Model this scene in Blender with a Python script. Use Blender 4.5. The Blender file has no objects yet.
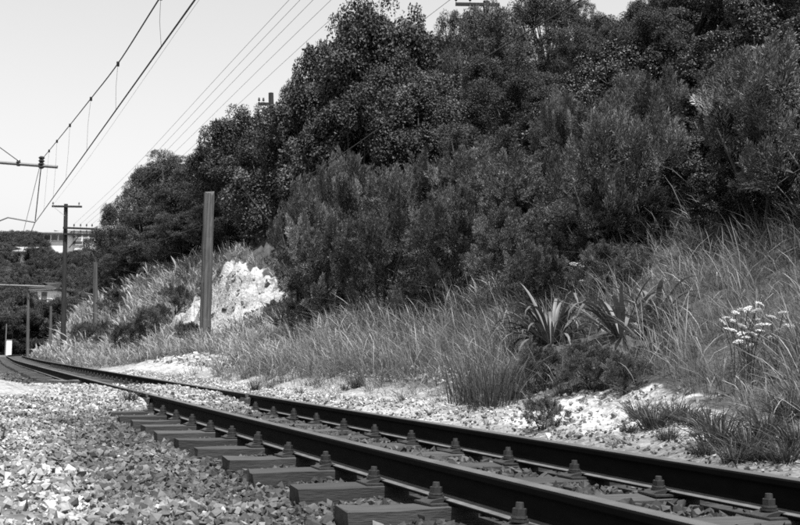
import bpy, bmesh, math, random
import numpy as np
from mathutils import Vector, Matrix

scene = bpy.context.scene
col = scene.collection
rng = np.random.default_rng(7)
random.seed(7)

# ------------------------------------------------------------------ camera
FPX = 1111.0                      # focal length in photo pixels (800 wide) = 50 mm on 36 mm film
CAM = np.array([0.0, 0.0, 0.469])
PITCH = math.atan((355.02 - 262.5) / FPX)
ROLL = -0.0144
fwd = np.array([0, math.cos(PITCH), math.sin(PITCH)])
upp = np.array([0, -math.sin(PITCH), math.cos(PITCH)])
rx = np.array([1.0, 0, 0])
RV = rx * math.cos(ROLL) - upp * math.sin(ROLL)
UV = rx * math.sin(ROLL) + upp * math.cos(ROLL)
cd = bpy.data.cameras.new('camera')
cam = bpy.data.objects.new('camera', cd)
col.objects.link(cam)
M = Matrix.Identity(4)
for i in range(3):
    M[i][0], M[i][1], M[i][2], M[i][3] = RV[i], UV[i], -fwd[i], CAM[i]
cam.matrix_world = M
cd.sensor_width = 36.0
cd.lens = 50.0
cd.clip_start = 0.05
cd.clip_end = 4000
cd.dof.use_dof = True
cd.dof.focus_distance = 8.5
cd.dof.aperture_fstop = 9.0
scene.camera = cam

# ------------------------------------------------------------------ light
SUN_EL = math.radians(72)
SUN_H = np.array([0.42, -0.9]) / math.hypot(0.42, 0.9)     # horizontal direction towards the sun
world = bpy.data.worlds.new('World')
scene.world = world
world.use_nodes = True
nt = world.node_tree
bg = nt.nodes['Background']
sky = nt.nodes.new('ShaderNodeTexSky')
sky.sky_type = 'NISHITA'
sky.sun_disc = False
sky.sun_elevation = SUN_EL
sky.sun_rotation = math.atan2(SUN_H[0], SUN_H[1])
sky.air_density = 1.0
sky.dust_density = 2.0
sep = nt.nodes.new('ShaderNodeSeparateColor')                     # black-and-white film: sensitive to blue
nt.links.new(sky.outputs[0], sep.inputs[0])
nt.links.new(sep.outputs[2], bg.inputs[0])
bg.inputs[1].default_value = 0.088
ld = bpy.data.lights.new('sun', 'SUN')
ld.energy = 5.0
ld.angle = math.radians(0.5)
ld.color = (1, 1, 1)
sun = bpy.data.objects.new('sun', ld)
col.objects.link(sun)
to_sun = Vector((SUN_H[0] * math.cos(SUN_EL), SUN_H[1] * math.cos(SUN_EL), math.sin(SUN_EL)))
sun.rotation_euler = to_sun.to_track_quat('Z', 'Y').to_euler()
sun.location = (0, -10, 30)
scene.view_settings.view_transform = 'Standard'
scene.view_settings.look = 'None'
scene.view_settings.gamma = 1.0
scene.view_settings.exposure = 1.15
scene.render.engine = 'CYCLES'
scene.cycles.max_bounces = 5
scene.cycles.diffuse_bounces = 2
scene.cycles.glossy_bounces = 2
scene.cycles.transmission_bounces = 2
scene.cycles.use_denoising = False
scene.cycles.filter_width = 1.7

# ------------------------------------------------------------------ helpers
def ray(px, py):
    d = RV * (px - 400) / FPX + UV * (262.5 - py) / FPX + fwd
    return d

def at(px, py, Y):
    d = ray(px, py)
    return CAM + d * (Y / d[1])

def mesh_np(name, v, f, tone=None, smooth=False):
    """fast mesh from arrays; f is (n,3) or (n,4); tone = one grey factor per vertex"""
    me = bpy.data.meshes.new(name)
    v = np.asarray(v, dtype=np.float32)
    f = np.asarray(f, dtype=np.int32)
    k = f.shape[1]
    me.vertices.add(len(v))
    me.vertices.foreach_set('co', v.ravel())
    me.loops.add(f.size)
    me.loops.foreach_set('vertex_index', f.ravel())
    me.polygons.add(len(f))
    me.polygons.foreach_set('loop_start', np.arange(0, f.size, k, dtype=np.int32))
    try:
        me.polygons.foreach_set('loop_total', np.full(len(f), k, dtype=np.int32))
    except Exception:
        pass
    me.polygons.foreach_set('use_smooth', np.full(len(f), bool(smooth)))
    if tone is not None:
        a = me.attributes.new('tone', 'FLOAT', 'POINT')
        a.data.foreach_set('value', np.asarray(tone, dtype=np.float32))
    me.update(calc_edges=True)
    return me

def link(name, me, m=None, parent=None, loc=None, rot=None, scale=None):
    o = bpy.data.objects.new(name, me)
    col.objects.link(o)
    if m is not None and me is not None and len(me.materials) == 0:
        me.materials.append(m)
    if parent is not None:
        o.parent = parent
    if loc is not None:
        o.location = loc
    if rot is not None:
        o.rotation_euler = rot
    if scale is not None:
        o.scale = scale if hasattr(scale, '__len__') else (scale,) * 3
    return o

def tag(o, label=None, cat=None, group=None, kind=None):
    if label: o['label'] = label
    if cat: o['category'] = cat
    if group: o['group'] = group
    if kind: o['kind'] = kind
    return o

def thing(name, label, cat, loc=(0, 0, 0), rot=(0, 0, 0), group=None, scale=None):
    o = bpy.data.objects.new(name, None)
    o.empty_display_size = 0.2
    col.objects.link(o)
    o.location = loc
    o.rotation_euler = rot
    if scale is not None:
        o.scale = scale if hasattr(scale, '__len__') else (scale,) * 3
    return tag(o, label, cat, group)

def bm_mesh(name, bm, smooth=False):
    me = bpy.data.meshes.new(name)
    bmesh.ops.recalc_face_normals(bm, faces=bm.faces)
    bm.to_mesh(me)
    bm.free()
    if smooth:
        for p in me.polygons: p.use_smooth = True
    return me

def box_bm(bm, x0, x1, y0, y1, z0, z1, bevel=0.0):
    r = bmesh.ops.create_cube(bm, size=1.0)
    vs = r['verts']
    for v in vs:
        v.co = Vector(((x0 + x1) / 2 + v.co.x * (x1 - x0), (y0 + y1) / 2 + v.co.y * (y1 - y0), (z0 + z1) / 2 + v.co.z * (z1 - z0)))
    if bevel:
        es = list({e for v in vs for e in v.link_edges})
        bmesh.ops.bevel(bm, geom=es, offset=bevel, segments=2, affect='EDGES')

def tube(pts, radii, n=8, cap=True):
    """tapered tube along a polyline -> (verts, tris)"""
    pts = np.asarray(pts, float)
    radii = np.broadcast_to(np.asarray(radii, float), (len(pts),))
    t = np.gradient(pts, axis=0)
    t /= np.linalg.norm(t, axis=1)[:, None] + 1e-12
    ref = np.array([0, 0, 1.0]) if abs(t[0, 2]) < 0.9 else np.array([1.0, 0, 0])
    a = np.cross(t, ref); a /= np.linalg.norm(a, axis=1)[:, None] + 1e-12
    b = np.cross(t, a)
    th = np.linspace(0, 2 * np.pi, n, endpoint=False)
    v = (pts[:, None] + radii[:, None, None] * (a[:, None] * np.cos(th)[None, :, None] + b[:, None] * np.sin(th)[None, :, None])).reshape(-1, 3)
    f = []
    for i in range(len(pts) - 1):
        for j in range(n):
            k = (j + 1) % n
            p, q, r_, s_ = i * n + j, i * n + k, (i + 1) * n + k, (i + 1) * n + j
            f += [(p, q, r_), (p, r_, s_)]
    if cap:
        c0, c1 = len(v), len(v) + 1
        v = np.vstack([v, pts[0], pts[-1]])
        m = (len(pts) - 1) * n
        for j in range(n):
            k = (j + 1) % n
            f += [(c0, k, j), (c1, m + j, m + k)]
    return v, np.array(f, int)

def join(parts):
    vs, fs, n = [], [], 0
    for v, f in parts:
        vs.append(v); fs.append(np.asarray(f) + n); n += len(v)
    return np.vstack(vs), np.vstack(fs)

# ------------------------------------------------------------------ materials (all grey: black-and-white photograph)
ALB = .64
def mat(name, base, rough=0.8, spec=0.3, tone=False, vary=0.0, noise=None, bump=None, translucent=0.0, metallic=0.0, stretch=None):
    """noise = (scale, amount, detail); bump = (scale, strength, distance)"""
    m = bpy.data.materials.new(name)
    m.use_nodes = True
    n = m.node_tree.nodes; l = m.node_tree.links
    b = n['Principled BSDF']
    b.inputs['Roughness'].default_value = rough
    b.inputs['Specular IOR Level'].default_value = spec
    b.inputs['Metallic'].default_value = metallic
    val = n.new('ShaderNodeValue'); val.outputs[0].default_value = base * (ALB if base < .5 else 1)
    cur = val.outputs[0]
    tc = n.new('ShaderNodeTexCoord')
    co = tc.outputs['Object']
    if stretch:
        mp = n.new('ShaderNodeMapping'); mp.inputs['Scale'].default_value = stretch
        l.new(co, mp.inputs[0]); co = mp.outputs[0]
    if tone:
        a = n.new('ShaderNodeAttribute'); a.attribute_name = 'tone'
        mu = n.new('ShaderNodeMath'); mu.operation = 'MULTIPLY'
        l.new(cur, mu.inputs[0]); l.new(a.outputs['Fac'], mu.inputs[1]); cur = mu.outputs[0]
    if vary:
        oi = n.new('ShaderNodeObjectInfo'); r = n.new('ShaderNodeMapRange'); r.inputs[3].default_value = 1 - vary; r.inputs[4].default_value = 1 + vary
        l.new(oi.outputs['Random'], r.inputs[0])
        mu = n.new('ShaderNodeMath'); mu.operation = 'MULTIPLY'
        l.new(cur, mu.inputs[0]); l.new(r.outputs[0], mu.inputs[1]); cur = mu.outputs[0]
    if noise:
        t = n.new('ShaderNodeTexNoise'); t.inputs['Scale'].default_value = noise[0]; t.inputs['Detail'].default_value = noise[2] if len(noise) > 2 else 6
        l.new(co, t.inputs['Vector'])
        r = n.new('ShaderNodeMapRange'); r.inputs[1].default_value = 0.25; r.inputs[2].default_value = 0.75
        r.inputs[3].default_value = 1 - noise[1]; r.inputs[4].default_value = 1 + noise[1]
        l.new(t.outputs[0], r.inputs[0])
        mu = n.new('ShaderNodeMath'); mu.operation = 'MULTIPLY'
        l.new(cur, mu.inputs[0]); l.new(r.outputs[0], mu.inputs[1]); cur = mu.outputs[0]
    l.new(cur, b.inputs['Base Color'])
    if bump:
        t = n.new('ShaderNodeTexNoise'); t.inputs['Scale'].default_value = bump[0]; t.inputs['Detail'].default_value = 8
        l.new(co, t.inputs['Vector'])
        bp = n.new('ShaderNodeBump'); bp.inputs['Strength'].default_value = bump[1]; bp.inputs['Distance'].default_value = bump[2]
        l.new(t.outputs[0], bp.inputs['Height']); l.new(bp.outputs[0], b.inputs['Normal'])
    if translucent:
        tr = n.new('ShaderNodeBsdfTranslucent'); l.new(cur, tr.inputs[0])
        mx = n.new('ShaderNodeMixShader'); mx.inputs[0].default_value = translucent
        l.new(b.outputs[0], mx.inputs[1]); l.new(tr.outputs[0], mx.inputs[2])
        l.new(mx.outputs[0], n['Material Output'].inputs[0])
    return m

MT = dict(
    rail=mat('rusty_rail', 0.007, 0.8, 0.05, noise=(9, .35), bump=(60, .15, .002), stretch=(1, 1, 3)),
    rail_top=mat('rail_head', 0.1, 0.5, 0.35, noise=(5, .3)),
    rail_foot=mat('dusty_rail_foot', 0.12, 0.8, 0.25, noise=(14, .35)),
    iron=mat('rusty_iron', 0.035, 0.6, 0.35, noise=(40, .4), bump=(120, .3, .002)),
    sleeper=mat('weathered_sleeper', 0.055, 0.85, 0.2, tone=True, noise=(7, .4), bump=(30, .5, .006), stretch=(.6, 6, 6)),
    stone=mat('ballast_stone', 0.19, 0.9, 0.2, tone=True, noise=(60, .25), bump=(90, .3, .004)),
    timber=mat('old_timber', 0.13, 0.9, 0.15, noise=(3, .55, 9), bump=(4, .8, .02), stretch=(7, 7, .25)),
    dark_timber=mat('tarred_timber', 0.045, 0.85, 0.2, noise=(6, .5), bump=(14, .5, .01), stretch=(6, 6, .35)),
    wire=mat('wire', 0.03, 0.6, 0.3),
    thin_wire=mat('thin_wire', 0.3, 0.5, 0.4),
    galv=mat('galvanised_steel', 0.22, 0.55, 0.4, noise=(20, .2)),
    porcelain=mat('dark_insulator', 0.03, 0.25, 0.5),
    white=mat('white_paint', 0.72, 0.7, 0.3, noise=(3, .08)),
    glass=mat('window_glass', 0.10, 0.15, 0.5),
    roof=mat('grey_roof', 0.30, 0.7, 0.3, noise=(2, .15)),
    bark=mat('bark', 0.07, 0.9, 0.15, noise=(8, .5), bump=(14, .7, .02), stretch=(4, 4, 1)),
    leaf_broad=mat('broad_leaf', 0.06, 0.6, 0.22, tone=True, vary=.2, translucent=.1),
    leaf_fine=mat('fine_leaf', 0.052, 0.6, 0.3, tone=True, vary=.3, translucent=.12),
    leaf_feather=mat('feathery_leaf', 0.13, 0.6, 0.3, tone=True, vary=.35, translucent=.15),
    leaf_small=mat('small_leaf', 0.045, 0.5, 0.35, tone=True, vary=.35, translucent=.12),
    grass=mat('dry_grass', 0.19, 0.6, 0.3, tone=True, translucent=.3),
    flax=mat('flax_leaf', 0.12, 0.55, 0.3, tone=True, translucent=.1),
    petal=mat('white_petal', 0.55, 0.8, 0.2, translucent=.3),
    stem=mat('green_stem', 0.10, 0.7, 0.2),
    twig=mat('dead_twig', 0.05, 0.9, 0.1),
)

# ------------------------------------------------------------------ track geometry: s along, q to the right of the centre line
DS = 0.1
S_ = np.arange(-14, 190, DS)
def heading(s):
    k = np.clip(s, -14, 58)
    h = 0.3891 - 0.002034 * k + 0.5 * 0.0001329 * k ** 2 - 4.4847e-06 * k ** 3 / 6
    return h - np.maximum(s - 80, 0) ** 2 / (2 * 25 * 150.0) * (s < 105) - (s >= 105) * ((25 ** 2) / (2 * 25 * 150.0) + (s - 105) / 150.0)
H_ = heading(S_)
i0 = np.argmin(abs(S_))
CX = np.cumsum(-np.sin(H_) * DS); CY = np.cumsum(np.cos(H_) * DS)
CX = CX - CX[i0] + 2.6168 * math.cos(0.3891)
CY = CY - CY[i0] + 2.6168 * math.sin(0.3891)
def centre(s): return np.interp(s, S_, CX), np.interp(s, S_, CY)
def head(s): return np.interp(s, S_, H_)
def sq2xy(s, q):
    x, y = centre(s); h = head(s)
    return x + q * np.cos(h), y + q * np.sin(h)
def xy2sq(x, y):
    x = np.asarray(x, float); y = np.asarray(y, float)
    s = np.clip((x - CX[i0]) * -math.sin(.385) + (y - CY[i0]) * math.cos(.385), -13, 180)
    for _ in range(12):
        cx, cy = centre(s); h = head(s)
        s = np.clip(s + 0.8 * ((x - cx) * -np.sin(h) + (y - cy) * np.cos(h)), -14, 189)
    cx, cy = centre(s); h = head(s)
    return s, (x - cx) * np.cos(h) + (y - cy) * np.sin(h)

# cheap smooth noise
def wob(a, b, seed, scale):
    r = np.random.default_rng(seed)
    out = 0
    for k in range(7):
        th = r.uniform(0, 6.28); fr = r.uniform(.6, 1.9) / scale; ph = r.uniform(0, 6.28)
        out = out + np.sin((a * np.cos(th) + b * np.sin(th)) * fr * 6.28 + ph)
    return out / 7 ** .5

def ss(a, b, x):
    t = np.clip((x - a) / (b - a), 0, 1)
    return t * t * (3 - 2 * t)

QK = [-60, -12, -4.5, -3, -1.9, -1.25, -.9, -.5, .5, .9, 1.3, 1.8, 2.1, 2.6, 4.5, 7, 11, 16, 25, 45, 60]
ZK = [-.6, -.3, -.15, -.16, -.215, -.252, -.252, -.202, -.202, -.19, -.11, -.01, .05, .2, .95, 2.3, 5.0, 8.6, 13, 17, 18]
def height(s, q):
    z = np.interp(q, QK, ZK)
    # smoothing of the profile
    z = (z + np.interp(q - .12, QK, ZK) + np.interp(q + .12, QK, ZK)) / 3
    # gravel crossing over the rails
    cw = ss(11.4, 13.4, s) * (1 - ss(17.0, 18.6, s))
    cw = cw * ss(-5.5, -3.0, q) * (1 - ss(2.2, 3.2, q))
    z = z * (1 - cw) + cw * np.maximum(z, -0.042 - .06 * (np.abs(q) < .535) * (np.abs(q) > .46) + .012 * wob(s, q, 14, .7))
    # the camera side gravel lifts towards the crossing
    lw = ss(6, 13, s) * (1 - ss(18, 26, s)) * (1 - ss(-2.2, -1.5, q)) * ss(-14, -6, q)
    z = z + .08 * lw
    # cut clay face
    cut = np.exp(-((s - 37.5) / 4.2) ** 2)
    z = z + cut * (1.05 * ss(4.9, 5.7, q) - 1.3 * ss(9, 13, q)) - cut * .25 * ss(3, 4.5, q)
    z = z + 2.3 * ss(31, 47, s) * (ss(2.2, 5.2, q) - .8 * ss(8, 16, q)) + cut * (.26 * wob(s, q, 15, 1.1) + .14 * wob(s, q, 16, .45) + .1 * np.abs(wob(s, q * .3, 17, .5))) * ss(3, 5, q)
    # far part of the bank, beyond the curve, is a plain grassy slope
    far = ss(95, 130, s)
    z = z * (1 - .25 * far * ss(3, 8, q))
    und = ss(2.2, 5, q) + ss(3, 8, -q)
    z = z + und * (.18 * wob(s, q, 3, 6.0) + .05 * wob(s, q, 4, 1.6))
    z = z + .018 * wob(s, q, 5, .8) * ss(.9, 1.6, np.abs(q)) + .02 * wob(s, q, 8, .35) * ss(1.6, 2.1, q) * (1 - ss(3, 4, q))
    return z
def ground_z(x, y):
    s, q = xy2sq(x, y)
    return height(s, q)
def patch(s, q, s0, q0, a, b):
    return np.exp(-((s - s0) / a) ** 2 - ((q - q0) / b) ** 2)
def clay_mask(s, q):
    m = 1.1 * patch(s, q, 34.0, 5.55, 2.8, .75) + .8 * patch(s, q, 38.2, 4.6, 1.6, .6) + .7 * patch(s, q, 35.0, 4.7, 1.6, .8) + 1.15 * patch(s, q, 28.0, 2.35, 5.0, .8) + patch(s, q, 7.6, 2.15, 1.0, .55)
    m = m + .8 * patch(s, q, 31.3, 5.7, 1.6, .7)
    m = m + .5 * patch(s, q, 6.1, 1.9, 1.2, .4) + .25 * patch(s, q, 11, 1.7, 4, .5)
    return np.clip(m, 0, 1)

# ------------------------------------------------------------------ ground
def ground_mesh():
    s1 = np.concatenate([np.arange(-12, 1, .5), np.arange(1, 20, .14), np.arange(20, 48, .18), np.arange(48, 120, .8), np.arange(120, 176, 2.5)])
    q1 = np.concatenate([np.arange(-60, -8, 4), np.arange(-8, -3, .25), np.arange(-3, 3.2, .09), np.arange(3.2, 8, .12), np.arange(8, 24, .6), np.arange(24, 61, 4)])
    Sg, Qg = np.meshgrid(s1, q1, indexing='ij')
    x, y = sq2xy(Sg, Qg)
    z = height(Sg, Qg)
    edge = (Qg < -50) | (Sg > 170) | (Sg < -11.5)
    z = np.where(edge & (Qg < 8), -1.6, z)
    v = np.stack([x, y, z], -1).reshape(-1, 3)
    ns, nq = Sg.shape
    idx = np.arange(ns * nq).reshape(ns, nq)
    f = np.stack([idx[:-1, :-1], idx[:-1, 1:], idx[1:, 1:], idx[1:, :-1]], -1).reshape(-1, 4)
    me = mesh_np('ground', v, f, smooth=True)
    s, q = Sg.ravel(), Qg.ravel()
    clay = clay_mask(s, q)
    cross = ss(11.2, 13, s) * (1 - ss(17.5, 19.5, s)) * (1 - ss(2.2, 2.9, q))
    left = 1 - ss(-2.3, -1.2, q + .25 * wob(s, q, 12, 1.5))
    should = ss(.75, 1.1, q) * (1 - ss(2.0, 2.6, q)) * (1 - ss(30, 45, s))
    pale = np.clip(np.maximum.reduce([cross, left * .32, should * (.55 + .45 * ss(7, 10, s))]), 0, 1)  # left ground toned down: shade in the gaps between stones put into its colour
    soil = ss(2.1, 2.9, q)
    for nm, a in (('clay', clay), ('pale', pale), ('soil', soil)):
        at_ = me.attributes.new(nm, 'FLOAT', 'POINT')
        at_.data.foreach_set('value', a.astype(np.float32))
    return me

def ground_material():
    m = bpy.data.materials.new('trackside_ground'); m.use_nodes = True
    n = m.node_tree.nodes; l = m.node_tree.links
    b = n['Principled BSDF']; b.inputs['Roughness'].default_value = .95; b.inputs['Specular IOR Level'].default_value = .15
    tc = n.new('ShaderNodeTexCoord')
    def attr(a):
        q = n.new('ShaderNodeAttribute'); q.attribute_name = a; return q.outputs['Fac']
    def noise(sc, det=6):
        t = n.new('ShaderNodeTexNoise'); t.inputs['Scale'].default_value = sc; t.inputs['Detail'].default_value = det
        l.new(tc.outputs['Object'], t.inputs['Vector']); return t.outputs[0]
    def rng_(x, a, b_, c, d):
        r = n.new('ShaderNodeMapRange'); r.inputs[1].default_value = a; r.inputs[2].default_value = b_; r.inputs[3].default_value = c; r.inputs[4].default_value = d
        l.new(x, r.inputs[0]); return r.outputs[0]
    def math_(op, x, y):
        q = n.new('ShaderNodeMath'); q.operation = op
        for i, k in enumerate((x, y)):
            if isinstance(k, (int, float)): q.inputs[i].default_value = k
            else: l.new(k, q.inputs[i])
        return q.outputs[0]
    def mix(f, a, c):
        q = n.new('ShaderNodeMix'); q.data_type = 'FLOAT'
        l.new(f, q.inputs[0])
        for i, k in ((2, a), (3, c)):
            if isinstance(k, (int, float)): q.inputs[i].default_value = k
            else: l.new(k, q.inputs[i])
        return q.outputs[0]
    vo = n.new('ShaderNodeTexVoronoi'); vo.inputs['Scale'].default_value = 26
    l.new(tc.outputs['Object'], vo.inputs['Vector'])
    cellv = n.new('ShaderNodeSeparateColor'); l.new(vo.outputs['Color'], cellv.inputs[0])
    speck = rng_(cellv.outputs[0], 0, 1, .7, 1.35)
    dark = math_('MULTIPLY', .03, speck)
    pale = math_('MULTIPLY', math_('MULTIPLY', .21, speck), rng_(noise(1.4), .3, .7, .72, 1.2))
    soil = math_('MULTIPLY', .045, rng_(noise(5), .3, .7, .6, 1.5))
    clay = math_('MULTIPLY', .30, rng_(math_('MULTIPLY', math_('ADD', noise(14, 10), noise(2.2, 6)), .5), .36, .62, .35, 1.25))
    c = mix(attr('pale'), dark, pale)
    c = mix(attr('soil'), c, soil)
    cm = rng_(math_('ADD', attr('clay'), math_('MULTIPLY', math_('SUBTRACT', noise(2.6, 8), .5), 1.1)), .32, .46, 0, 1)
    c = mix(cm, c, clay)
    l.new(c, b.inputs['Base Color'])
    bp = n.new('ShaderNodeBump'); bp.inputs['Strength'].default_value = .8; bp.inputs['Distance'].default_value = .03
    hgt = math_('ADD', math_('MULTIPLY', vo.outputs['Distance'], -.8), math_('MULTIPLY', noise(7, 10), 1.5))
    l.new(hgt, bp.inputs['Height']); l.new(bp.outputs[0], b.inputs['Normal'])
    return m

GM = ground_material()
ground = tag(link('ground', ground_mesh(), GM), kind='structure')
# wide land sheet out to the horizon
wide = mesh_np('land', np.array([[-1500, -400, -1.2], [1500, -400, -1.2], [1500, 2600, -1.2], [-1500, 2600, -1.2]]), np.array([[0, 1, 2, 3]]))
tag(link('land', wide, mat('far_land', .07, .95, .1, noise=(.05, .4))), kind='structure')
# far hill beyond the curve
def hill_z(x, y):
    r = ss(105, 215, y - .25 * (x + 60))
    return -1.0 + r * (17.6 + 1.2 * wob(x, y, 21, 90)) * (1 - .5 * ss(205, 300, y)) * ss(-260, -150, x) * (1 - .3 * ss(-45, 10, x))
gx, gy = np.meshgrid(np.arange(-260, 60, 6.0), np.arange(100, 420, 6.0), indexing='ij')
hv = np.stack([gx, gy, hill_z(gx, gy) - (gy < 103) * 1.0], -1).reshape(-1, 3)
ix = np.arange(gx.size).reshape(gx.shape)
hf = np.stack([ix[:-1, :-1], ix[1:, :-1], ix[1:, 1:], ix[:-1, 1:]], -1).reshape(-1, 4)
tag(link('far_hill', mesh_np('far_hill', hv, hf, smooth=True), mat('hill_soil', .05, .95, .1, noise=(.3, .5))), kind='structure')

# ------------------------------------------------------------------ railway track
GA = 1.067
track = thing('railway_track', 'narrow gauge railway track with dark rails curving off beside the bank', 'railway track')
def sweep(prof, s0, s1, q0, step=.25, z0=0.0):
    ss_ = np.arange(s0, s1 + 1e-6, step)
    h = head(ss_)
    P = np.array(prof)
    n = len(P)
    vs = []
    for s, a in zip(ss_, h):
        x, y = sq2xy(s, q0 + P[:, 0])
        vs.append(np.stack([x, y, P[:, 1] + z0], -1))
    v = np.vstack(vs)
    f = []
    for i in range(len(ss_) - 1):
        for j in range(n):
            k = (j + 1) % n
            f.append((i * n + j, i * n + k, (i + 1) * n + k, (i + 1) * n + j))
    return v, np.array(f), n
HR = .152
rail_half = [(.007, -.115), (.012, -.130), (.060, -.141), (.0635, -.144), (.0635, -.152)]
head_half = [(.0, 0.0), (.022, -.0015), (.030, -.006), (.0335, -.014), (.0335, -.033), (.030, -.037), (.012, -.043), (.007, -.05)]
half = head_half + rail_half
PROF = half + [(-x, z) for x, z in reversed(half[1:])]
JOINT = 12.65
def build_rail(q0, s0, s1, step):
    v, f, n = sweep(PROF, s0, s1, q0, step)
    me = mesh_np('rail', v, f)
    me.materials.append(MT['rail']); me.materials.append(MT['rail_top']); me.materials.append(MT['rail_foot'])
    mi = np.zeros(len(f), dtype=np.int32)
    j = np.arange(len(f)) % n
    zc = np.array([PROF[k][1] for k in range(n)]); zn = np.roll(zc, -1)
    xm = np.array([(PROF[k][0] + PROF[(k + 1) % n][0]) / 2 for k in range(n)])
    topf = (zc > -.0062) & (zn > -.0062)
    footf = (np.minimum(zc, zn) < -.129) & (np.minimum(zc, zn) > -.1415) & (np.maximum(zc, zn) < -.129)
    mi[topf[j]] = 1
    mi[footf[j]] = 2
    me.polygons.foreach_set('material_index', mi)
    bmx = bmesh.new(); bmx.from_mesh(me)
    bmesh.ops.holes_fill(bmx, edges=[e for e in bmx.edges if e.is_boundary])
    bmx.to_mesh(me); bmx.free()
    return link('rail', me, None, track)
rails = {}
for sgn in (-1, 1):
    q0 = sgn * (GA / 2 + .0335)
    rails[sgn, 0] = build_rail(q0, -3.0, JOINT - .006, .25)
    rails[sgn, 1] = build_rail(q0, JOINT + .006, 170, .5)
    # fishplates at the joint
    for side in (-1, 1):
        prof = [(side * .008, -.046), (side * .030, -.05), (side * .034, -.07), (side * .034, -.112), (side * .055, -.130), (side * .055, -.139), (side * .012, -.129)]
        v, f, n = sweep(prof, JOINT - .25, JOINT + .25, q0, .25)
        fp = link('fishplate', mesh_np('fishplate', v, f), MT['rail_foot'], rails[sgn, 0])

def sleeper_mesh(k):
    r = np.random.default_rng(k)
    bm = bmesh.new()
    L, W, T = 2.13, .205, .13
    n = 10
    for i in range(n + 1):
        x = -L / 2 + L * i / n
        for (y, z) in ((-W / 2, -T), (-W / 2, -.006), (-W / 2 + .008, 0), (W / 2 - .008, 0), (W / 2, -.006), (W / 2, -T)):
            bm.verts.new((x + (0.008 * r.normal() if i in (0, n) else 0), y + .003 * r.normal(), z + .003 * r.normal()))
    bm.verts.ensure_lookup_table()
    for i in range(n):
        for j in range(6):
            k2 = (j + 1) % 6
            bm.faces.new([bm.verts[i * 6 + j], bm.verts[i * 6 + k2], bm.verts[(i + 1) * 6 + k2], bm.verts[(i + 1) * 6 + j]])
    bm.faces.new([bm.verts[j] for j in range(6)]); bm.faces.new([bm.verts[n * 6 + j] for j in reversed(range(6))])
    me = bm_mesh('sleeper', bm)
    a = me.attributes.new('tone', 'FLOAT', 'POINT'); a.data.foreach_set('value', np.full(len(me.vertices), r.uniform(.8, 1.3), dtype=np.float32))
    me.materials.append(MT['sleeper'])
    return me
SLM = [sleeper_mesh(k) for k in range(8)]
SZ = -HR - .012
def hexcyl(bm, x, y, z0, z1, r0, r1, n=6, rot=0):
    bmesh.ops.create_cone(bm, cap_ends=True, segments=n, radius1=r0, radius2=r1, depth=z1 - z0, matrix=Matrix.Translation((x, y, (z0 + z1) / 2)) @ Matrix.Rotation(rot, 4, 'Z'))
# fastening: origin at sleeper top below the foot edge, +x points away from the rail
def clip_bm():
    bm = bmesh.new()
    # sole plate under the foot
    box_bm(bm, -.05, .085, -.085, .085, 0, .0105, .002)
    # clip bearing on the foot and the plate
    vs = [(-.022, .026), (.012, .030), (.06, .022), (.078, .011), (.04, .011), (.012, .012), (.004, .0235), (-.022, .0225)]
    for w in (-.045, .045):
        pass
    a = [bm.verts.new((x, -.05, z)) for x, z in vs]; c = [bm.verts.new((x, .05, z)) for x, z in vs]
    m = len(vs)
    for i in range(m):
        k = (i + 1) % m
        bm.faces.new([a[i], a[k], c[k], c[i]])
    bm.faces.new(a[::-1]); bm.faces.new(c)
    return bm_mesh('rail_clip', bm)
def bolt_bm():
    bm = bmesh.new()
    hexcyl(bm, .022, 0, .028, .036, .036, .036, 12)
    hexcyl(bm, .022, 0, .036, .040, .026, .026, 12)
    hexcyl(bm, .022, 0, .040, .047, .032, .031, 12, .2)
    hexcyl(bm, .022, 0, .047, .072, .0275, .0275, 6, .3)
    hexcyl(bm, .022, 0, .072, .092, .017, .0145, 10)
    return bm_mesh('bolt', bm)
CLM, BTM = clip_bm(), bolt_bm()
CLM.materials.append(MT['iron']); BTM.materials.append(MT['iron'])
SP, S0 = .7562, 3.6348
for i in range(-4, 125):
    s = S0 + i * SP
    x, y = sq2xy(s, 0); a = head(s)
    js = rng.normal(0, .012); ja = rng.normal(0, .006); jq = rng.normal(0, .018)
    sl = link('sleeper', SLM[i % 8], None, track, (x + jq * math.cos(a) - js * math.sin(a), y + jq * math.sin(a) + js * math.cos(a), SZ), (0, 0, a + ja))
    if s > 45: continue
    for sgn in (-1, 1):
        for side in (-1, 1):
            if s > 13 and not (sgn == 1 and side == -1): continue
            q = sgn * (GA / 2 + .0335) + side * .0635
            px, py = sq2xy(s, q)
            rz = a + (0 if side == 1 else math.pi) + rng.normal(0, .05)
            c = link('rail_clip', CLM, None, track, (px, py, SZ + .001), (0, 0, rz))
            link('bolt', BTM, None, c, (0, rng.normal(0, .004), 0), (rng.normal(0, .03), rng.normal(0, .03), 0), (1, 1, rng.uniform(.9, 1.1)))

# ------------------------------------------------------------------ stones
def hull_stone(k):
    r = np.random.default_rng(100 + k)
    bm = bmesh.new()
    if k % 3:
        p = np.array([[i, j, l] for i in (-1, 1) for j in (-1, 1) for l in (-1, 1)]) * .75 + r.uniform(-.42, .42, (8, 3))
    else:
        p = r.normal(size=(8, 3)); p /= np.linalg.norm(p, axis=1)[:, None]
    p = p * np.array([1, r.uniform(.65, .95), r.uniform(.5, .8)])
    for q in p: bm.verts.new(q)
    bmesh.ops.convex_hull(bm, input=bm.verts)
    for v in [v for v in bm.verts if not v.link_faces]: bm.verts.remove(v)
    bmesh.ops.triangulate(bm, faces=bm.faces)
    bmesh.ops.recalc_face_normals(bm, faces=bm.faces)
    bm.verts.index_update()
    v = np.array([w.co[:] for w in bm.verts]); f = np.array([[w.index for w in g.verts] for g in bm.faces])
    bm.free()
    return v, f
STN = [hull_stone(k) for k in range(14)]
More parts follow.
